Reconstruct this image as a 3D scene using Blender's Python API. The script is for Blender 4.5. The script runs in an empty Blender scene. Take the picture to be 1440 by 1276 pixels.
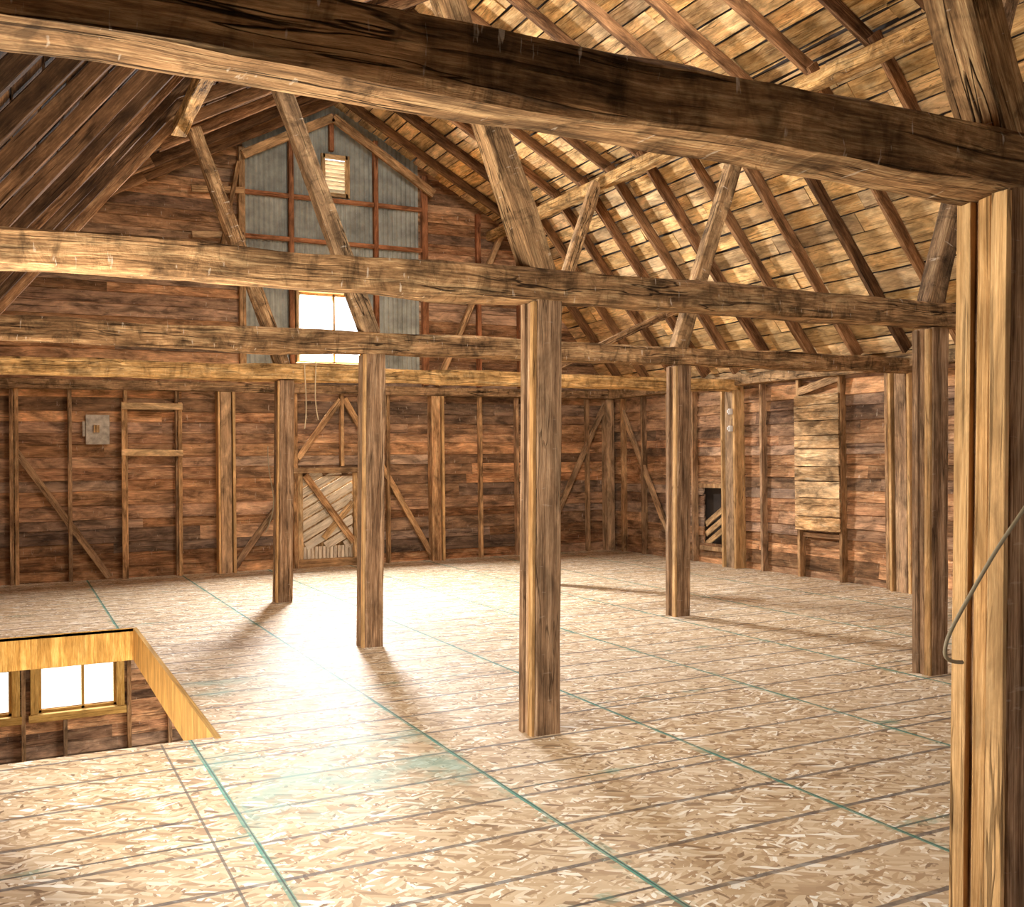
import bpy, math, random
from mathutils import Vector, Matrix, noise
random.seed(11)
R = random.random
def U(a,b): return random.uniform(a,b)

# ------------------------------------------------------------------ materials
class NT:
    def __init__(s, name):
        s.m = bpy.data.materials.new(name); s.m.use_nodes = True
        s.t = s.m.node_tree; s.t.nodes.clear()
        s.out = s.n('ShaderNodeOutputMaterial'); s.b = s.n('ShaderNodeBsdfPrincipled')
        s.l(s.b.outputs[0], s.out.inputs[0])
    def n(s, typ, **k):
        nd = s.t.nodes.new(typ)
        for a, v in k.items(): setattr(nd, a, v)
        return nd
    def l(s, a, b): s.t.links.new(a, b)
    def put(s, inp, v):
        if isinstance(v, bpy.types.NodeSocket): s.l(v, inp)
        else:
            if isinstance(v, (tuple, list)) and len(v) == 3 and len(inp.default_value) == 4: v = (*v, 1)
            inp.default_value = v
    def math(s, op, a, b=0.0, c=None, clamp=False):
        nd = s.n('ShaderNodeMath', operation=op, use_clamp=clamp)
        s.put(nd.inputs[0], a); s.put(nd.inputs[1], b)
        if c is not None: s.put(nd.inputs[2], c)
        return nd.outputs[0]
    def mix(s, f, a, b, mode='MIX'):
        nd = s.n('ShaderNodeMix', data_type='RGBA', blend_type=mode)
        s.put(nd.inputs[0], f); s.put(nd.inputs[6], a); s.put(nd.inputs[7], b)
        return nd.outputs[2]
    def ramp(s, f, stops, interp='LINEAR'):
        nd = s.n('ShaderNodeValToRGB'); cr = nd.color_ramp; cr.interpolation = interp
        while len(cr.elements) < len(stops): cr.elements.new(0.5)
        for e, (p, c) in zip(cr.elements, stops):
            e.position = p
            e.color = (*c, 1) if isinstance(c, tuple) else (c, c, c, 1)
        s.l(f, nd.inputs[0]); return nd.outputs[0]
    def mapr(s, v, a, b, c, d):
        nd = s.n('ShaderNodeMapRange'); s.put(nd.inputs[0], v)
        for i, x in enumerate((a, b, c, d)): nd.inputs[i+1].default_value = x
        return nd.outputs[0]
    def vmap(s, vec, scale=(1,1,1), rot=(0,0,0), loc=(0,0,0)):
        nd = s.n('ShaderNodeMapping'); s.l(vec, nd.inputs[0])
        nd.inputs[1].default_value = loc; nd.inputs[2].default_value = rot; nd.inputs[3].default_value = scale
        return nd.outputs[0]
    def noise(s, vec, scale=1, detail=4, rough=.55, dist=0):
        nd = s.n('ShaderNodeTexNoise'); s.l(vec, nd.inputs['Vector'])
        nd.inputs['Scale'].default_value = scale; nd.inputs['Detail'].default_value = detail
        nd.inputs['Roughness'].default_value = rough; nd.inputs['Distortion'].default_value = dist
        return nd.outputs[0]

def wood(name, cd, cm, cl, gs=(1.3, 16), rough=.9, bump=.6, var=(.6, 1.3), crack=.7, patch=.6, fleck=0.0, hewn=0.0, check=.0, soft=0.0, grey=0.0):
    s = NT(name)
    uv = s.n('ShaderNodeUVMap', uv_map='UVMap').outputs[0]
    rn = s.n('ShaderNodeAttribute', attribute_name='rnd')
    sep = s.n('ShaderNodeSeparateColor'); s.l(rn.outputs['Color'], sep.inputs[0])
    g1 = s.noise(s.vmap(uv, (gs[0], gs[1], 1)), 1, 6, .68, .35)
    fine = s.noise(s.vmap(uv, (gs[0]*5, gs[1]*6, 1)), 1, 4, .7, .1)
    low = s.noise(s.vmap(uv, (1.6, 4.5, 1)), 1.6, 5, .65, .5)
    f = s.math('ADD', s.math('MULTIPLY', g1, .5), s.math('MULTIPLY', fine, .5))
    col = s.ramp(f, [(.40-soft, cd), (.5, cm), (.60+soft, cl)])
    lowf = s.mapr(low, .36, .66, 1-patch, 1+patch*.5)
    col = s.mix(s.mapr(sep.outputs[1], 0, 1, 0, .4), col, cl)
    if grey:
        g = (sum(cm)/3*1.15, sum(cm)/3*1.0, sum(cm)/3*.82)
        col = s.mix(s.math('MULTIPLY', s.mapr(sep.outputs[2], .3, 1, 0, 1), grey), col, g)
    v = s.math('MULTIPLY', lowf, s.mapr(sep.outputs[0], 0, 1, var[0], var[1]))
    comb = s.n('ShaderNodeCombineColor')
    for i in range(3): s.l(v, comb.inputs[i])
    col = s.mix(1.0, col, comb.outputs[0], 'MULTIPLY')
    ck = s.noise(s.vmap(uv, (.9, 38, 1)), 1, 3, .6, .25)
    ckf = s.ramp(ck, [(.345, 1.0), (.385, 0.0)])
    dk = tuple(x*.16 for x in cd)
    col = s.mix(s.math('MULTIPLY', ckf, crack), col, dk)
    h = s.math('SUBTRACT', f, s.math('MULTIPLY', ckf, .6))
    if check:
        n2 = s.noise(s.vmap(uv, (.45, 7, 1)), 1, 4, .55, .3)
        a = s.math('ABSOLUTE', s.math('SUBTRACT', n2, .5))
        m = s.math('MULTIPLY', s.mapr(a, .002, .009, 1, 0), s.mapr(s.noise(s.vmap(uv, (.8, 2, 1), loc=(7, 3, 0)), 1, 2), .45, .55, 0, 1))
        col = s.mix(s.math('MULTIPLY', m, check), col, dk)
        h = s.math('SUBTRACT', h, m)
    if hewn:
        hw = s.noise(s.vmap(uv, (9, 5, 1)), 1, 4, .65, .6)
        hf = s.ramp(hw, [(.36, 1-hewn), (.5, 1.0)])
        col = s.mix(1.0, col, hf, 'MULTIPLY')
        h = s.math('ADD', h, s.math('MULTIPLY', hw, .9))
    if fleck:
        fl = s.noise(s.vmap(uv, (34, 7, 1)), 1, 3, .6, 0)
        ff = s.math('MULTIPLY', s.ramp(fl, [(.65, 0.0), (.70, 1.0)]), fleck)
        col = s.mix(ff, col, (.72, .60, .46))
    s.l(col, s.b.inputs['Base Color'])
    s.b.inputs['Roughness'].default_value = rough
    s.b.inputs['Specular IOR Level'].default_value = .12
    bp = s.n('ShaderNodeBump'); bp.inputs['Strength'].default_value = bump; bp.inputs['Distance'].default_value = .015
    s.l(h, bp.inputs['Height'])
    s.l(bp.outputs[0], s.b.inputs['Normal'])
    return s.m

M_TIMBER = wood('hewn_timber', (.11,.05,.020), (.35,.185,.080), (.64,.41,.20), var=(.85,1.1), fleck=.55, hewn=.5, bump=1.0, check=.9, grey=.2)
M_TIMBERL = wood('hewn_timber_pale_lit', (.28,.13,.035), (.60,.33,.11), (.82,.54,.24), var=(.9,1.1), fleck=.3, hewn=.4, bump=.9, check=.8)  # paler timber; golden light on the rear tie beam is put into its colour
M_POST   = wood('post_wood', (.12,.06,.03), (.30,.172,.09), (.55,.36,.21), gs=(.8,24), var=(.8,1.15), crack=.5, patch=.45, check=.6, fleck=.15)
M_POSTL  = wood('post_board', (.30,.14,.045), (.55,.31,.12), (.80,.52,.25), gs=(.8,24), var=(.85,1.15), crack=.5, patch=.4, check=.6, soft=.02)
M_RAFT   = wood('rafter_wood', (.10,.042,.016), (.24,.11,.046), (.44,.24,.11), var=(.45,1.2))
M_RAFTD  = wood('rafter_wood_shade', (.05,.02,.008), (.13,.06,.024), (.32,.17,.08), var=(.3,1.6))  # darker rafter copy, shade of the left slope put into the colour
M_WALL   = wood('wall_planks', (.20,.082,.034), (.47,.21,.088), (.74,.44,.22), gs=(1.2,13), var=(.42,1.25), crack=.6, patch=.65, fleck=.35, check=.4, soft=.03, grey=.55)
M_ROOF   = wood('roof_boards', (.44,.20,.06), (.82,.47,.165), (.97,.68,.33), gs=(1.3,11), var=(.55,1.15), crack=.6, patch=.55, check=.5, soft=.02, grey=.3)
M_ROOFD  = wood('roof_boards_shade', (.05,.022,.010), (.11,.052,.022), (.20,.105,.048), gs=(1.3,12), var=(.5,1.2), crack=.7, patch=.6)  # left roof side: its shadow is carried by these darker board colours
M_STUD   = wood('stud_wood', (.20,.085,.035), (.43,.22,.09), (.68,.43,.21), var=(.7,1.2), check=.5, grey=.3)
M_PANEL  = wood('old_boards', (.26,.12,.045), (.60,.34,.14), (.86,.62,.36), gs=(1.5,9), var=(.65,1.15), crack=.6, patch=.7, check=.7, soft=.02)
M_LIGHTW = wood('pale_wood', (.30,.16,.07), (.62,.37,.16), (.84,.58,.31), var=(.75,1.1), crack=.6, patch=.6)
M_RIM    = wood('rim_joist', (.32,.16,.035), (.50,.27,.065), (.66,.41,.13), var=(.95,1.05), crack=.2, patch=.3)
M_WHITE  = wood('weathered_paint', (.46,.35,.23), (.80,.65,.45), (.95,.84,.66), var=(.85,1.1), crack=.4, patch=.3)
M_RED    = wood('red_framing', (.16,.05,.02), (.36,.13,.055), (.52,.24,.11), var=(.7,1.1))

def flat(name, col, rough=.7, metal=0, nz=.0, sc=6):
    s = NT(name)
    g = s.n('ShaderNodeNewGeometry')
    f = s.noise(g.outputs['Position'], sc, 6, .6)
    c = s.mix(s.mapr(f, .3, .7, 0, 1), tuple(x*(1-nz) for x in col), tuple(min(1, x*(1+nz)) for x in col))
    s.l(c, s.b.inputs['Base Color']); s.b.inputs['Roughness'].default_value = rough
    s.b.inputs['Metallic'].default_value = metal
    return s.m
M_METAL = flat('galvanised_steel', (.33,.33,.28), .55, .15, .45, 3)
M_DARK  = flat('underlay_and_shade_backing', (.03,.02,.014), .95, 0, .3)
M_CABLE = flat('cable_sheath', (.24,.19,.11), .7, 0, .1)
M_ROPE  = flat('twine', (.55,.42,.25), .9, 0, .2)
M_CERAM = flat('porcelain', (.7,.66,.6), .3, 0, .05)
M_GREY  = flat('grey_enamel', (.42,.36,.28), .5, 0, .4, 14)
M_GROUND = flat('dry_grass', (.42,.40,.30), .95, 0, .4)
M_LOWF  = flat('concrete', (.35,.30,.25), .9, 0, .3)

def osb():
    s = NT('osb_sheathing')
    pos = s.n('ShaderNodeNewGeometry').outputs['Position']
    warp = s.n('ShaderNodeTexNoise'); s.l(pos, warp.inputs['Vector']); warp.inputs['Scale'].default_value = 8; warp.inputs['Detail'].default_value = 2
    wv = s.n('ShaderNodeVectorMath', operation='SCALE'); s.l(warp.outputs['Color'], wv.inputs[0]); wv.inputs['Scale'].default_value = .045
    wp = s.n('ShaderNodeVectorMath', operation='ADD'); s.l(pos, wp.inputs[0]); s.l(wv.outputs[0], wp.inputs[1])
    pw = wp.outputs[0]
    def vor(rot, sc, loc):
        nd = s.n('ShaderNodeTexVoronoi', voronoi_dimensions='2D')
        r = s.vmap(pw, (1, 1, 1), (0, 0, rot), loc)
        s.l(s.vmap(r, sc), nd.inputs['Vector'])
        nd.inputs['Scale'].default_value = 1
        sp = s.n('ShaderNodeSeparateColor'); s.l(nd.outputs['Color'], sp.inputs[0])
        return sp.outputs[0], sp.outputs[1], nd.outputs['Distance']
    stops = [(0, (.20,.11,.045)), (.10, (.38,.235,.115)), (.34, (.53,.365,.20)), (.68, (.64,.48,.295)), (.88, (.77,.64,.46)), (1.0, (.95,.90,.78))]
    A = vor(.6, (11, 46, 1), (0, 0, 0)); B = vor(-.35, (14, 56, 1), (3, 7, 0)); C = vor(1.45, (16, 64, 1), (5, 1, 0)); D = vor(2.3, (10, 42, 1), (9, 2, 0))
    ca, cb, cc, cdd = [s.ramp(x[0], stops) for x in (A, B, C, D)]
    def step(v, t): return s.math('GREATER_THAN', v, t)
    col = s.mix(step(C[1], .5), cdd, cc)
    col = s.mix(step(B[1], .55), col, cb)
    col = s.mix(step(A[1], .6), col, ca)
    sep = s.n('ShaderNodeSeparateXYZ'); s.l(pos, sep.inputs[0])
    X, Y = sep.outputs[0], sep.outputs[1]
    big = s.noise(pos, .7, 4, .6)
    col = s.mix(s.mapr(big, .35, .7, 0, .25), col, (.58,.49,.38))
    fade = s.mapr(s.noise(pos, 9, 4, .6), .35, .6, .7, 1)
    def line(v, off, period, width):
        t = s.math('MODULO', s.math('ADD', v, 100*period-off), period)
        return s.math('LESS_THAN', t, width)
    xi = s.math('FLOOR', s.math('DIVIDE', s.math('ADD', X, 12.2-.9), 1.22))
    par = s.math('MODULO', xi, 2.0)
    lo = s.math('ADD', Y, s.math('MULTIPLY', s.math('SINE', s.math('MULTIPLY', xi, 37.7)), .035))
    ln = s.math('MULTIPLY', line(lo, .1, .4067, .027), fade)
    col = s.mix(s.math('MULTIPLY', ln, .85), col, (.09,.075,.07))
    yo = s.math('ADD', Y, s.math('MULTIPLY', par, 1.22))
    endl = line(yo, 4.28+1.22, 2.44, .016)
    col = s.mix(s.math('MULTIPLY', endl, .9), col, (.08,.06,.05))
    wobx = s.math('ADD', X, s.math('MULTIPLY', s.math('SUBTRACT', s.noise(pos, 2.5, 3), .5), .012))
    t1 = line(wobx, .9-.011, 1.22, .025)
    tw = s.math('MULTIPLY', line(wobx, .9-.05, 1.22, .10), s.mapr(s.noise(pos, 5, 4, .7), .5, .66, 0, .4))
    te = s.math('MULTIPLY', line(yo, 4.28+1.22-.04, 2.44, .09), s.mapr(s.noise(pos, 4, 4, .7), .52, .66, 0, .5))
    teal = (.07,.26,.19)
    col = s.mix(s.math('MAXIMUM', tw, te), col, teal)
    col = s.mix(s.math('MULTIPLY', t1, s.mapr(s.noise(pos, 3, 4, .7), .35, .6, .5, .95)), col, teal)
    col = s.mix(s.math('MULTIPLY', line(X, .9+.002, 1.22, .007), .85), col, (.04,.05,.04))
    def band(v, a, b, w):
        return s.math('MULTIPLY', s.mapr(v, a-w, a+w, 0, 1), s.mapr(v, b-w, b+w, 1, 0))
    sm = s.math('MULTIPLY', band(X, .735, .747, .001), band(Y, -3, 5.9, .01))
    col = s.mix(s.math('MULTIPLY', sm, .8), col, (.10,.08,.06))
    m1 = s.math('MULTIPLY', band(X, .92, 2.1, .03), band(Y, 4.30, 5.5, .12))
    m2 = s.math('MULTIPLY', band(X, 1.1, 2.0, .1), band(Y, 6.9, 7.5, .12))
    pn = s.mapr(s.noise(pos, 2.6, 5, .65), .42, .60, 0, .6)
    col = s.mix(s.math('MULTIPLY', s.math('MAXIMUM', m1, s.math('MULTIPLY', m2, .8)), pn), col, (.22,.43,.37))
    s.l(col, s.b.inputs['Base Color'])
    s.b.inputs['Roughness'].default_value = .65
    s.b.inputs['Specular IOR Level'].default_value = .25
    bp = s.n('ShaderNodeBump'); bp.inputs['Strength'].default_value = .4; bp.inputs['Distance'].default_value = .004
    s.l(s.math('ADD', A[1], s.math('MULTIPLY', B[0], .6)), bp.inputs['Height']); s.l(bp.outputs[0], s.b.inputs['Normal'])
    return s.m
M_OSB = osb()

# ------------------------------------------------------------------ mesh builder
class MB:
    def __init__(s, name, mats):
        s.name = name; s.mats = mats if isinstance(mats, list) else [mats]
        s.v = []; s.f = []; s.uv = []; s.c = []; s.mi = []
    def face(s, idx, uvs, col, mi=0):
        s.f.append(idx); s.uv.extend(uvs); s.c.extend([col]*len(idx)); s.mi.append(mi)
    def beam(s, p0, p1, w, h, up=(0,0,1), mi=0, ch=0.0, seg=0.0, jit=0.0, taper=1.0, col=None, bow=0.0, jf=1.7):
        p0 = Vector(p0); p1 = Vector(p1); d = p1-p0; L = d.length
        if L < 1e-4: return
        d.normalize(); up = Vector(up)
        side = d.cross(up)
        if side.length < 1e-3: side = d.cross(Vector((1,0,0)))
        side.normalize(); upv = side.cross(d).normalized()
        n = max(1, int(round(L/seg))) if seg > 0 else 1
        col = col or (R(), R(), R()); uo = R()*40; vo = R()*90; ns = R()*50
        a, b = w/2, h/2
        if ch > 0:
            prof = [(a-ch,-b),(a,-b+ch),(a,b-ch),(a-ch,b),(-a+ch,b),(-a,b-ch),(-a,-b+ch),(-a+ch,-b)]
        else: prof = [(a,-b),(a,b),(-a,b),(-a,-b)]
        k = len(prof); per = [0]
        for i in range(k):
            q, r = prof[i], prof[(i+1) % k]; per.append(per[-1]+math.hypot(q[0]-r[0], q[1]-r[1]))
        base = len(s.v)
        for j in range(n+1):
            t = j/n; c = p0.lerp(p1, t) + upv*bow*math.sin(math.pi*t)
            sc = 1+(taper-1)*t
            for i, (x, y) in enumerate(prof):
                jx = jy = 0
                if jit:
                    jx = noise.fractal(Vector((ns+t*L*jf, ((i+1)//2)*3.1, 1)), .9, 2.2, 3)*jit
                    jy = noise.fractal(Vector((ns+t*L*jf, ((i+1)//2)*3.1, 7)), .9, 2.2, 3)*jit
                s.v.append(c+side*(x*sc+jx)+upv*(y*sc+jy))
        for j in range(n):
            for i in range(k):
                i2 = (i+1) % k
                s.face([base+j*k+i, base+j*k+i2, base+(j+1)*k+i2, base+(j+1)*k+i],
                       [(uo+L*j/n, vo+per[i]), (uo+L*j/n, vo+per[i+1]), (uo+L*(j+1)/n, vo+per[i+1]), (uo+L*(j+1)/n, vo+per[i])], col, mi)
        e = [(uo+x*.3, vo+y) for x, y in prof]
        s.face([base+i for i in reversed(range(k))], list(reversed(e)), col, mi)
        s.face([base+n*k+i for i in range(k)], e, col, mi)
    def box(s, x0, x1, y0, y1, z0, z1, mi=0, ch=0, col=None):
        s.beam(((x0+x1)/2, (y0+y1)/2, z0), ((x0+x1)/2, (y0+y1)/2, z1), y1-y0, x1-x0, up=(1,0,0), mi=mi, ch=ch, col=col)
    def quad(s, a, b, c, d, mi=0):
        i = len(s.v); s.v += [Vector(a), Vector(b), Vector(c), Vector(d)]
        s.face([i,i+1,i+2,i+3], [(0,0),(1,0),(1,1),(0,1)], (.5,.5,.5), mi)
    def poly(s, pts, mi=0):
        i = len(s.v); s.v += [Vector(p) for p in pts]
        s.face(list(range(i, i+len(pts))), [(p[0], p[2]) for p in pts], (.5,.5,.5), mi)
    def done(s, parent=None):
        me = bpy.data.meshes.new(s.name); me.from_pydata([tuple(v) for v in s.v], [], s.f)
        uv = me.uv_layers.new(name='UVMap')
        uv.data.foreach_set('uv', [x for p in s.uv for x in p])
        ca = me.color_attributes.new('rnd', 'FLOAT_COLOR', 'CORNER')
        ca.data.foreach_set('color', [x for c in s.c for x in (*c, 1.0)])
        for m in s.mats: me.materials.append(m)
        me.polygons.foreach_set('material_index', s.mi); me.update()
        ob = bpy.data.objects.new(s.name, me); bpy.context.collection.objects.link(ob)
        if parent: ob.parent = parent
        return ob

def curve(name, pts, r, mat):
    cu = bpy.data.curves.new(name, 'CURVE'); cu.dimensions = '3D'; cu.bevel_depth = r; cu.bevel_resolution = 3
    sp = cu.splines.new('NURBS'); sp.points.add(len(pts)-1); sp.use_endpoint_u = True; sp.order_u = 4
    for p, q in zip(sp.points, pts): p.co = (*q, 1)
    cu.materials.append(mat)
    ob = bpy.data.objects.new(name, cu); bpy.context.collection.objects.link(ob); return ob

# ------------------------------------------------------------------ dimensions
YB, XR, XL, YF = 14.65, 9.32, -.66, -2.6
RX, RZ = 4.34, 6.99
BXR, BXL, BZ = 7.10, 1.58, 5.47
EZ = 2.68
YD = 11.32
ROWY = [2.08, 5.11, 8.17, 11.23]
def roof_z(x):
    if x > BXR: return BZ-(x-BXR)*(BZ-EZ)/(XR-BXR)
    if x > RX: return RZ-(x-RX)*(RZ-BZ)/(BXR-RX)
    return RZ-(RX-x)*(RZ-BZ)/(RX-BXL)
def gable_range(z):
    if z <= EZ: return XL, XR
    z -= .10
    xr = XR-(z-EZ)*(XR-BXR)/(BZ-EZ) if z < BZ else BXR-(z-BZ)*(BXR-RX)/(RZ-BZ)
    xl = max(XL, RX-(RZ-z)*(RX-BXL)/(RZ-BZ))
    return xl, min(XR, xr)

# ------------------------------------------------------------------ plank walls
def planks(mb, axis, const, nrm, z0, z1, rng, holes=(), hmin=.12, hmax=.20, lmin=1.6, lmax=4.6):
    z = z0
    while z < z1-.01:
        h = min(U(hmin, hmax), z1-z); zm = z+h/2
        a0, a1 = rng(zm) if callable(rng) else rng
        iv = [(a0, a1)]
        for (h0, h1, hz0, hz1) in holes:
            if hz0 < zm < hz1:
                nv = []
                for q0, q1 in iv:
                    if h0 > q0: nv.append((q0, min(q1, h0)))
                    if h1 < q1: nv.append((max(q0, h1), q1))
                iv = [q for q in nv if q[1]-q[0] > .01]
        for q0, q1 in iv:
            a = q0
            while a < q1-1e-4:
                L = U(lmin, lmax); b = q1 if q1-a-L < .8 else a+L
                off = U(0, .009); tl = U(.09, .17)
                if axis == 'X':
                    c = const+nrm*off; mb.beam((a, c, zm), (b, c, zm), .022, h+.014, up=(0, -nrm*tl, 1), seg=.4, jit=.007)
                else:
                    c = const+nrm*off; mb.beam((c, a, zm), (c, b, zm), .022, h+.014, up=(-nrm*tl, 0, 1), seg=.4, jit=.007)
                a = b
        z += h

W_UP = (3.82, 4.80, 3.04, 4.10)
DOOR = (3.78, 4.72, .0, 1.42)
VENT = (4.22, 4.60, 5.60, 6.18)
mb = MB('wall_back', [M_WALL, M_DARK])
planks(mb, 'X', YB+.02, -1, 0, 6.95, gable_range, [(3.03, 5.75, 2.95, 9), DOOR])
LW1 = (.30, 1.26, -1.72, -1.08); LW0 = (-.6, -.02, -1.72, -1.05)
planks(mb, 'X', YB+.02, -1, -2.95, 0, (XL, XR), [LW1, LW0])
mb.done()

mb = MB('wall_right', [M_WALL, M_DARK])
ROPEN = (11.66, 12.10, .25, 1.12)
planks(mb, 'Y', XR, -1, -2.95, EZ+.05, (YF, YB+.03), [ROPEN])
mb.done()
LWIN = (2.3, 6.3, .75, 2.0)  # assumed opening in the unseen left wall, added with the side fill
mb = MB('wall_left', [M_WALL, M_DARK])
planks(mb, 'Y', XL, 1, -2.95, EZ+.03, (YF, YB+.03), [LWIN])
planks(mb, 'Y', XL, 1, EZ+.03, roof_z(XL)+.05, (YD, YB+.03))
mb.done()
mb = MB('assumed_side_window', [M_STUD])  # frame around the assumed side opening, unseen, added to go with the side fill
for k in range(5):
    y = LWIN[0]+k*(LWIN[1]-LWIN[0])/4; mb.box(XL-.05, XL+.04, y-.04, y+.04, LWIN[2]-.06, LWIN[3]+.06, ch=.004)
for z in (LWIN[2]-.04, LWIN[3]+.04): mb.beam((XL, LWIN[0]-.08, z), (XL, LWIN[1]+.08, z), .10, .08, ch=.004)
mb.done()
mb = MB('cheek_light_block_1', [M_DARK])  # unseen dormer cheek, added to keep outside light from leaking in
mb.poly([(XL-.1, YD, EZ), (BXL+.05, YD, BZ+.05), (XL-.1, YD, roof_z(XL-.1)+.05)]); mb.done()
mb = MB('wall_front', [M_WALL, M_DARK])
def fr(z):
    a, b = gable_range(z)
    if EZ < z < BZ: a = max(a, XL+(z-EZ)*(BXL-XL)/(BZ-EZ))
    return a, b
planks(mb, 'X', YF, 1, -2.95, 6.95, fr, [(3.3, 5.4, 0.0, 2.4)])  # opening behind the camera, unseen, added to let in outside light
mb.done()

# ------------------------------------------------------------------ ceiling
mb = MB('ceiling', [M_ROOF, M_DARK, M_ROOFD])
def roof_plane(p0, p1, y0, y1, mi=0):
    a = Vector((p0[0], 0, p0[1])); b = Vector((p1[0], 0, p1[1])); d = (b-a); L = d.length; d.normalize()
    nr = Vector((-d.z, 0, d.x))
    if nr.z < 0: nr = -nr
    t = 0
    while t < L-.01:
        w = min(U(.19, .29), L-t); c = a+d*(t+w/2)
        y = y0
        while y < y1-1e-3:
            l = U(1.0, 3.0); ye = y1 if y1-y-l < .6 else y+l
            o = nr*(.012+U(0, .014))
            p = c+o
            mb.beam((p.x, y+.004, p.z), (p.x, ye-.004, p.z), w-U(.012, .036), .02, up=tuple(nr), seg=.35, jit=.012, mi=mi)
            y = ye
        t += w
    e = nr*.05
    A = a+e-d*.12; B = b+e+d*.12
    mb.quad((A.x, y0-.1, A.z), (B.x, y0-.1, B.z), (B.x, y1+.15, B.z), (A.x, y1+.15, A.z), 1)
    mb.quad((A.x, y0-.1, A.z+.02), (A.x, y1+.15, A.z+.02), (B.x, y1+.15, B.z+.02), (B.x, y0-.1, B.z+.02), 1)
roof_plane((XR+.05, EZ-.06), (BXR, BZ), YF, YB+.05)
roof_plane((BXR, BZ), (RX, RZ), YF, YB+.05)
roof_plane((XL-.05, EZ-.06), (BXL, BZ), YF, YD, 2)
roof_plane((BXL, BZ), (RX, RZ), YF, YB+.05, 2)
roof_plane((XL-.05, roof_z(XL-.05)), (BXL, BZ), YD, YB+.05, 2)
for x, z in ((RX, RZ+.07), (BXR+.03, BZ+.09), (BXL-.03, BZ+.09)):
    mb.beam((x, YF-.1, z), (x, YB+.15, z), .34, .03, mi=1)
mb.done()

mb = MB('roof_rafters', [M_RAFT, M_RAFTD])
def rafter(p0, p1, y, w=.055, h=.13, mi=0):
    a = Vector((p0[0], y, p0[1])); b = Vector((p1[0], y, p1[1])); d = (b-a).normalized()
    nr = Vector((-d.z, 0, d.x))
    if nr.z < 0: nr = -nr
    hh = h*U(.9, 1.1)
    off = -nr*(hh/2+.004)
    yj = U(-.03, .03)
    mb.beam(a+off+Vector((0, yj, 0)), b+off+Vector((0, yj+U(-.03, .03), 0)), w, hh, up=tuple(nr), seg=.5, jit=.016, ch=.006, mi=mi)
y = YF+.35
while y < YB-.1:
    rafter((XR-.12, EZ+.15), (BXR, BZ), y)
    rafter((BXR+.02, BZ-.01), (RX, RZ), y+.05)
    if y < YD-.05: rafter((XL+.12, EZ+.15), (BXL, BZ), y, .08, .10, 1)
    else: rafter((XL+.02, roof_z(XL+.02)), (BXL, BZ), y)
    rafter((BXL-.02, BZ-.01), (RX, RZ), y+.05)
    y += .74
rafter((XL+.12, EZ+.15), (BXL, BZ), YD-.06, .07, .17)
mb.done()

# ------------------------------------------------------------------ floor
mb = MB('floor', [M_OSB, M_STUD])
HX0, HX1, HY0, HY1 = -.45, 1.03, 5.92, 10.15
def slab(x0, x1, y0, y1):
    mb.box(x0, x1, y0, y1, -.025, 0, 0)
slab(HX1, XR-.02, YF, YB); slab(XL+.02, HX0, YF, YB); slab(HX0, HX1, YF, HY0); slab(HX0, HX1, HY1, YB)
y = YF+.2
while y < YB:
    if HY0-.1 < y < HY1+.1: mb.box(HX1+.06, XR-.05, y-.02, y+.02, -.28, -.026, 1)
    else: mb.box(XL+.05, XR-.05, y-.02, y+.02, -.28, -.026, 1)
    y += .4067
mb.done()
mb = MB('stair_opening_rim', [M_RIM])
mb.box(HX1-.001, HX1+.035, HY0-.04, HY1+.04, -.30, .004)
mb.box(HX0, HX1, HY1, HY1+.04, -.30, .004)
mb.box(HX0, HX1, HY0-.04, HY0, -.30, -.026)
mb.box(HX0-.035, HX0, HY0-.04, HY1+.04, -.30, -.026)
mb.done()
mb = MB('floor_lower', [M_LOWF]); mb.box(XL, XR, YF, YB, -3.0, -2.95); mb.done()

mb = MB('lower_wall_studs', [M_STUD])
for x in (.12, .62, 1.42, 1.95, 2.6, 3.3, 4.0):
    if LW1[0]-.05 < x < LW1[1]+.05: mb.box(x-.025, x+.025, YB-.10, YB-.01, -2.95, LW1[2]-.1)
    else: mb.box(x-.025, x+.025, YB-.10, YB-.01, -2.95, -.3)
mb.done()
def window(name, x0, x1, z0, z1, y, mat, t=.09, mull=1, rails=0):
    b = MB(name, [mat])
    b.box(x0-t, x0, y-.10, y+.03, z0-t, z1+t, ch=.004); b.box(x1, x1+t, y-.10, y+.03, z0-t, z1+t, ch=.004)
    b.beam((x0-t, y-.035, z1+t/2), (x1+t, y-.035, z1+t/2), .135, t, ch=.004); b.beam((x0-t-.02, y-.05, z0-t/2), (x1+t+.02, y-.05, z0-t/2), .18, t, ch=.004)
    s = .035
    b.box(x0, x0+s, y-.02, y+.02, z0, z1); b.box(x1-s, x1, y-.02, y+.02, z0, z1)
    b.beam((x0, y, z0+s/2), (x1, y, z0+s/2), .04, s); b.beam((x0, y, z1-s/2), (x1, y, z1-s/2), .04, s)
    for i in range(mull):
        x = x0+(x1-x0)*(i+1)/(mull+1)+(.06 if mull else 0); b.box(x-.018, x+.018, y-.02, y+.02, z0, z1)
    return b.done()
window('window_1', *LW1, YB, M_RIM, t=.10)
window('window_2', *LW0, YB, M_RIM, t=.10)
window('window_3', *W_UP, YB, M_LIGHTW, t=.045, mull=1)

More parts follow.
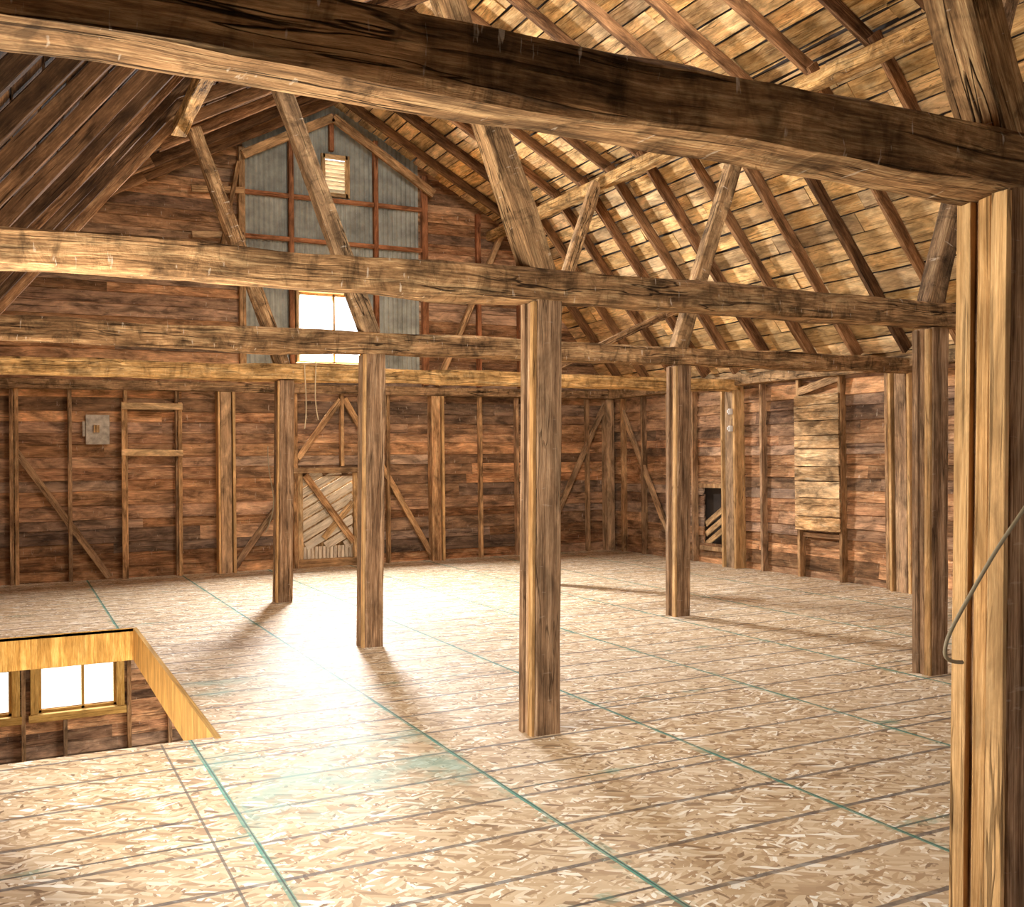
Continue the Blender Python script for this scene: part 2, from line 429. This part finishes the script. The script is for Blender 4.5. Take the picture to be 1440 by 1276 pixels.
# ------------------------------------------------------------------ corrugated gable infill
mb = MB('corrugated_panel', [M_METAL])
pitch = .075; x = 3.03
def cz(xx): return YB+.012*math.sin(2*math.pi*xx/pitch)
dx = pitch/6
while x < 5.75:
    x2 = min(5.75, x+dx); xm = (x+x2)/2
    tops = [(2.95, roof_z(xm)+.02)]
    for hx0, hx1, hz0, hz1 in (W_UP, VENT):
        if hx0 < xm < hx1:
            nt = []
            for a, b in tops:
                if a < hz0 < b: nt.append((a, hz0))
                if a < hz1 < b: nt.append((hz1, b))
            tops = nt
    for a, b in tops: mb.quad((x, cz(x), a), (x2, cz(x2), a), (x2, cz(x2), b), (x, cz(x), b))
    x = x2
mb.done()
mb = MB('louver_vent', [M_LIGHTW, M_WHITE])
x0, x1, z0, z1 = VENT
mb.box(x0-.03, x0+.03, YB-.05, YB+.02, z0-.03, z1+.03); mb.box(x1-.03, x1+.03, YB-.05, YB+.02, z0-.03, z1+.03)
mb.beam((x0, YB-.015, z0), (x1, YB-.015, z0), .07, .06); mb.beam((x0, YB-.015, z1), (x1, YB-.015, z1), .07, .06)
z = z0+.07
while z < z1-.04:
    mb.beam((x0, YB+.02, z), (x1, YB+.02, z), .07, .012, up=(0, .6, .8), mi=1); z += .062
mb.done()
mb = MB('gable_framing', [M_RED, M_STUD])
yy = YB-.06
def gs(x, z0, z1, w=.07, mi=0): mb.box(x-w/2, x+w/2, yy-.045, yy+.04, z0, z1, mi, ch=.004)
for x in (3.72, 5.03): gs(x, 2.75, roof_z(x)-.12)
gs(3.0, 2.75, roof_z(3.0)-.12, .09, 1); gs(5.83, 2.75, roof_z(5.83)-.12, .10); gs(4.34, 6.25, 6.8)
gs(6.76, 2.75, roof_z(6.76)-.12); gs(7.5, 2.75, roof_z(7.5)-.1)
for z in (4.86, 5.50, 4.19):
    mb.beam((3.0, yy, z), (5.83, yy, z+.01), .07, .06, ch=.004)
mb.beam((7.15, yy-.1, 5.25), (5.98, yy-.1, 2.75), .08, .11, up=(0,1,0), mi=1, ch=.006)
for z in (5.55, 4.9): mb.beam((2.3, yy-.04, z-.1), (3.02, yy-.04, z-.05), .05, .09, mi=1)
mb.beam((2.62, yy-.06, 4.2), (2.95, yy-.06, 5.9), .06, .09, up=(0,1,0), mi=1)
mb.beam((4.34, yy-.12, 6.72), (5.95, yy-.12, 5.75), .05, .13, up=(0,0,1), mi=1)
mb.beam((4.34, yy-.12, 6.72), (3.0, yy-.12, 6.0), .05, .13, up=(0,0,1), mi=1)
mb.done()

# ------------------------------------------------------------------ wall studs
mb = MB('wall_studs', [M_STUD, M_LIGHTW, M_POSTL])
ys = YB-.065
def st(x, z0=0, z1=2.58, w=.05, d=.10, mi=0): mb.box(x-w/2, x+w/2, YB-.01-d, YB-.01, z0, z1, mi, ch=.004)
for x in (.0, .06, .70, 1.40, 2.08, 5.19, 6.76, 7.42, 8.07, 8.77): st(x)
st(4.46, 1.5)
for x in (2.73, 5.95, 9.17): st(x, w=.15, d=.17)
st(2.63, w=.03, d=.20, mi=2); st(2.84, w=.04, d=.19, mi=2); st(6.06, w=.04, d=.2, mi=2); st(3.74, w=.07, d=.11); st(4.76, w=.07, d=.11)
def br(x0, z0, x1, z1, w=.09, y=ys-.005): mb.beam((x0, y, z0), (x1, y, z1), w, .05, up=(0,1,0), ch=.004)
br(.02, 1.80, 1.18, .03); br(2.84, .05, 3.72, 1.25); br(3.78, 1.62, 4.44, 2.5); br(4.5, 2.52, 5.92, .05); br(9.14, 2.52, 7.85, .05)
for z, dz in ((2.36, 0), (1.73, .02)): mb.beam((1.34, YB-.17, z), (2.14, YB-.17, z-dz), .035, .09, mi=1, ch=.003, col=(1,1,1))
for x in (1.37, 2.11): mb.box(x-.025, x+.025, YB-.15, YB-.105, 0, 2.42, 0, col=(1,.8,0))
def sr(y, z0=0, z1=2.58, w=.05, d=.10, mi=0): mb.box(XR-.01-d, XR-.01, y-w/2, y+w/2, z0, z1, mi, ch=.004)
for y in (14.2, 13.6, 12.9, 12.25, 10.70, 9.98, 9.24, 8.5, 7.4, 6.7, 6.0, 4.4, 3.6, 2.9): sr(y)
for y in ROWY: sr(y+.06, w=.17, d=.17); sr(y+.19, w=.04, d=.20, mi=2); sr(y-.07, w=.04, d=.19, mi=2)
mb.beam((XR-.07, 14.3, 2.5), (XR-.07, 12.75, .1), .09, .05, up=(1,0,0), ch=.004)
mb.beam((XR-.09, 9.96, 2.42), (XR-.09, 9.26, 2.56), .1, .04, up=(1,0,0), mi=0)
mb.done()
mb = MB('wall_plate', [M_TIMBER])
mb.beam((XL, YB-.11, 2.64), (XR, YB-.11, 2.66), .17, .13, ch=.01, seg=.3, jit=.012)
mb.beam((XR-.11, YF, 2.66), (XR-.11, YB, 2.66), .18, .15, ch=.01, seg=.3, jit=.012)
mb.beam((XL+.11, YF, 2.66), (XL+.11, YB, 2.66), .18, .15, ch=.01, seg=.3, jit=.012)
mb.done()

# ------------------------------------------------------------------ posts
def post(x, y, h, w=.165, light=False, lean=.045):
    b = MB('timber_post', [M_POST, M_POSTL])
    m = 1 if light else 0
    b.beam((x, y, 0), (x+lean, y, h), w, w, up=(1,0,0), mi=0, ch=.008, seg=.2, jit=.009, col=(U(.3,.9), U(0,.5), 0))
    X0 = x-w/2
    for (o, ww, t, mi) in ((-w*.33, w*.30, .022, 1), (-w*.02, w*.24, .012, m), (w*.32, w*.28, .026, m)):
        b.beam((X0-t/2, y+o, 0.0), (X0-t/2+lean, y+o, h-.01), ww, t, up=(1,0,0), mi=mi, ch=.003, seg=.4, jit=.003)
    return b.done()
post(2.735, 2.105, 2.40, .19, True, .085)
for yv in ROWY[1:]:
    post(2.74, yv, 2.5); post(5.96, yv, 2.5)
post(5.96, 2.08, 2.5)

# ------------------------------------------------------------------ tie beams
def tie(y, z0, z1, h=.175, w=.2, bow=0, name='tie_beam', x0=XL+.02, x1=XR-.1, jit=.026, mat=M_TIMBER, jf=1.1):
    b = MB(name, [mat])
    b.beam((x0, y, z0+h/2), (x1, y, z1+h/2), w, h, ch=.014, seg=.08, jit=jit, bow=bow, jf=jf, col=(.6, .3, .3))
    return b.done()
tie(2.08, 2.385, 2.41, h=.165, w=.2, jit=.02)
tie(ROWY[1], 2.485, 2.53)
tie(ROWY[2], 2.49, 2.515)
tie(ROWY[3], 2.495, 2.505, h=.17, mat=M_TIMBERL)
def strut(x, y, zb, dirx, w=.13, d=.16, top=5.22):
    b = MB('timber_strut', [M_TIMBER])
    dz = top-zb
    b.beam((x, y, zb-.02), (x+dirx*dz*.375, y, top), w, d, up=(dirx*-1, 0, .3), ch=.012, seg=.12, jit=.018, taper=.9, jf=1)
    return b.done()
for i, yv in enumerate(ROWY):
    zb = (2.55, 2.68, 2.68, 2.67)[i]
    strut(2.76, yv, zb, -1, w=.16 if i < 2 else .13)
    strut(5.98, yv, zb, 1, w=.12)
mb = MB('eave_brace', [M_TIMBER])
mb.beam((6.15, ROWY[3]-.13, 2.72), (8.35, ROWY[3]-.13, 3.70), .08, .09, up=(0,0,1), ch=.008, seg=.2, jit=.01)
mb.done()
mb = MB('roof_purlin', [M_TIMBERL])
mb.beam((7.02, YF, 5.22), (7.02, YB, 5.22), .14, .15, ch=.01, seg=.3, jit=.02)
mb.beam((1.66, YF, 5.22), (1.66, YD, 5.22), .14, .15, ch=.01, seg=.3, jit=.02)
mb.done()

# ------------------------------------------------------------------ lattice door
mb = MB('door_1', [M_WHITE, M_STUD, M_LIGHTW, M_RAFT])
x0, x1, z0, z1 = DOOR
mb.box(x0-.02, x0+.08, YB-.06, YB+.03, 0, z1, 2); mb.box(x1-.08, x1+.02, YB-.06, YB+.03, 0, z1, 2)
mb.beam((x0-.1, YB-.08, z1+.02), (x1+.1, YB-.08, z1+.02), .09, .08, mi=1, ch=.004)
mb.beam((x0, YB-.06, .06), (x1, YB-.06, .06), .09, .12, mi=1)
mb.box(x0-.05, x1+.05, YB+.09, YB+.11, 0, z1+.05, 2)  # board added to block daylight behind the slats
SL = .55; c = -.6
while c < 1.5:
    pts = [[xx, SL*(xx-x0)+c] for xx in (x0+.07, x1-.07)]
    lo, hi = .3, z1
    for p in pts:
        if p[1] < lo: p[0] = x0+(lo-c)/SL; p[1] = lo
        if p[1] > hi: p[0] = x0+(hi-c)/SL; p[1] = hi
    if pts[1][0]-pts[0][0] > .05:
        mb.beam((pts[0][0], YB+.01, pts[0][1]), (pts[1][0], YB+.01, pts[1][1]), .12, .02, up=(0,1,0), mi=0)
    c += .165
for k in range(14):
    xx = x0+.1+k*.058; mb.box(xx, xx+.045, YB+.0, YB+.015, .1, .3, 0)
mb.beam((x0+.12, YB-.04, z1-.05), (x1-.08, YB-.04, .35), .10, .035, up=(0,1,0), mi=1)
mb.beam((x0+.40, YB-.02, .42), (x1-.08, YB-.02, .95), .09, .03, up=(0,1,0), mi=2)
mb.done()

mb = MB('wall_hatch', [M_DARK, M_LIGHTW, M_STUD])
a0, a1, b0, b1 = ROPEN
mb.quad((XR+.12, a0-.3, b0-.3), (XR+.12, a1+.3, b0-.3), (XR+.12, a1+.3, b1+.3), (XR+.12, a0-.3, b1+.3), 0)  # near-black sheet stands in for the shade inside the opening
for z in (b0+.02, b0+.17, b0+.32):
    mb.beam((XR+.03, a1, z), (XR+.03, a0, z+.26), .08, .02, up=(1,0,0), mi=1)
mb.box(XR-.06, XR, a0-.05, a1+.05, b1, b1+.06, 2); mb.box(XR-.06, XR, a0-.05, a1+.05, b0-.06, b0, 2)
mb.done()
mb = MB('board_panel', [M_PANEL, M_RAFT])
z = .62
while z < 2.33:
    h = U(.17, .27); h = min(h, 2.37-z)
    mb.beam((XR-.135, 9.22, z+h/2), (XR-.135, 10.0, z+h/2), .02, h-.012, seg=.2, jit=.010); z += h
mb.beam((XR-.05, 9.28, .56), (XR-.05, 9.94, .56), .05, .06, mi=1)
mb.done()
mb = MB('electrical_box', [M_LIGHTW, M_GREY])
mb.box(.90, 1.20, YB-.06, YB-.02, 1.84, 2.24, 1, ch=.005); mb.box(.86, .89, YB-.08, YB-.02, 1.95, 2.15, 1); mb.box(1.0, 1.07, YB-.09, YB-.06, 2.0, 2.1, 0)
mb.done()
mb = MB('wire_insulators', [M_CERAM])
for z in (1.98, 2.22): mb.box(XR-.27, XR-.2, 11.16, 11.20, z-.04, z+.04, ch=.012); mb.box(XR-.29, XR-.27, 11.17, 11.19, z-.02, z+.02)
mb.done()
curve('hanging_cable', [(2.86,1.90,1.72),(2.74,1.93,1.52),(2.66,1.95,1.41),(2.60,1.98,1.32),(2.53,2.02,1.18),(2.475,2.05,1.07),(2.46,2.06,1.02),(2.47,2.07,.97),(2.56,2.08,.96)], .006, M_CABLE)
curve('hanging_twine', [(2.97,11.10,2.72),(2.97,11.10,2.4),(3.0,11.08,2.2),(2.96,11.09,1.95)], .006, M_ROPE)
curve('hanging_twine', [(3.10,11.10,2.72),(3.10,11.10,2.5),(3.06,11.08,2.3),(3.12,11.09,2.05)], .006, M_ROPE)
curve('loose_wire', [(2.55,11.11,1.75),(2.52,11.0,1.5),(2.6,11.08,1.3),(2.62,11.1,1.0),(2.50,11.05,.8)], .005, M_CABLE)
mb = MB('ground', [M_GROUND]); mb.quad((-60,-40,-3.3), (60,-40,-3.3), (60,120,-3.3), (-60,120,-3.3)); mb.done()

# ------------------------------------------------------------------ lights
def area(name, loc, target, sx, sy, e, col=(1,1,1)):
    L = bpy.data.lights.new(name, 'AREA'); L.shape = 'RECTANGLE'; L.size = sx; L.size_y = sy; L.energy = e; L.color = col
    o = bpy.data.objects.new(name, L); bpy.context.collection.objects.link(o); o.location = loc
    o.rotation_euler = (Vector(target)-Vector(loc)).to_track_quat('-Z', 'Y').to_euler(); return o
area('window_daylight', (4.31, 14.9, 3.6), (4.4, 9.5, 0), .8, .9, 950, (.97,.98,1))
area('loft_fill_light', (4.34, 3.6, 6.6), (4.34, 6.0, 0), 5.0, 2.5, 200, (.98,.98,1))  # added overhead fill for floor and bounce, no fixture hangs here
area('loft_fill_light', (4.34, 7.3, 6.55), (4.6, 14.6, 1.6), 4.0, .8, 430, (1,.97,.92))  # added fill aimed at the back wall, kept out of view
area('side_fill_light', (XL+.06, 4.3, 1.38), (6.5, 6.5, 4.6), 3.9, 1.2, 190, (1,.93,.82))  # added side fill at the assumed window, warms posts, beam undersides and roof
area('stair_upward_fill', (.3, 8.0, -2.6), (1.6, 8.2, 5), 1.4, 4.0, 440, (1,.90,.76))  # added upward fill through the stair opening, brightens the roof
area('lower_room_fill', (3.0, 12.2, -1.0), (1.0, 14.6, -2), 1.5, 1.0, 50, (1,.95,.9))  # unseen fill added to brighten the lower back wall
S = bpy.data.lights.new('sun', 'SUN'); S.energy = 7; S.angle = math.radians(16); S.color = (1,.98,.95)
so = bpy.data.objects.new('sun', S); bpy.context.collection.objects.link(so); so.location = (4, 20, 8)
so.rotation_euler = Vector((.25, -4.65, -3.55)).to_track_quat('-Z', 'Y').to_euler()

w = bpy.data.worlds.new('World'); bpy.context.scene.world = w; w.use_nodes = True
bg = w.node_tree.nodes['Background']; bg.inputs[0].default_value = (.93,.96,1,1); bg.inputs[1].default_value = 3.0

# ------------------------------------------------------------------ camera
cam = bpy.data.cameras.new('camera'); cam.sensor_width = 36; cam.lens = 35.0; cam.clip_start = .05
co = bpy.data.objects.new('camera', cam); bpy.context.collection.objects.link(co)
co.matrix_world = Matrix.Translation((0, 0, 1.59)) @ Matrix.Rotation(math.radians(-26.7), 4, 'Z') @ Matrix.Rotation(math.radians(90.28), 4, 'X') @ Matrix.Rotation(math.radians(-.6), 4, 'Z')
bpy.context.scene.camera = co
bpy.context.scene.view_settings.view_transform = 'Standard'
bpy.context.scene.view_settings.exposure = 0.5
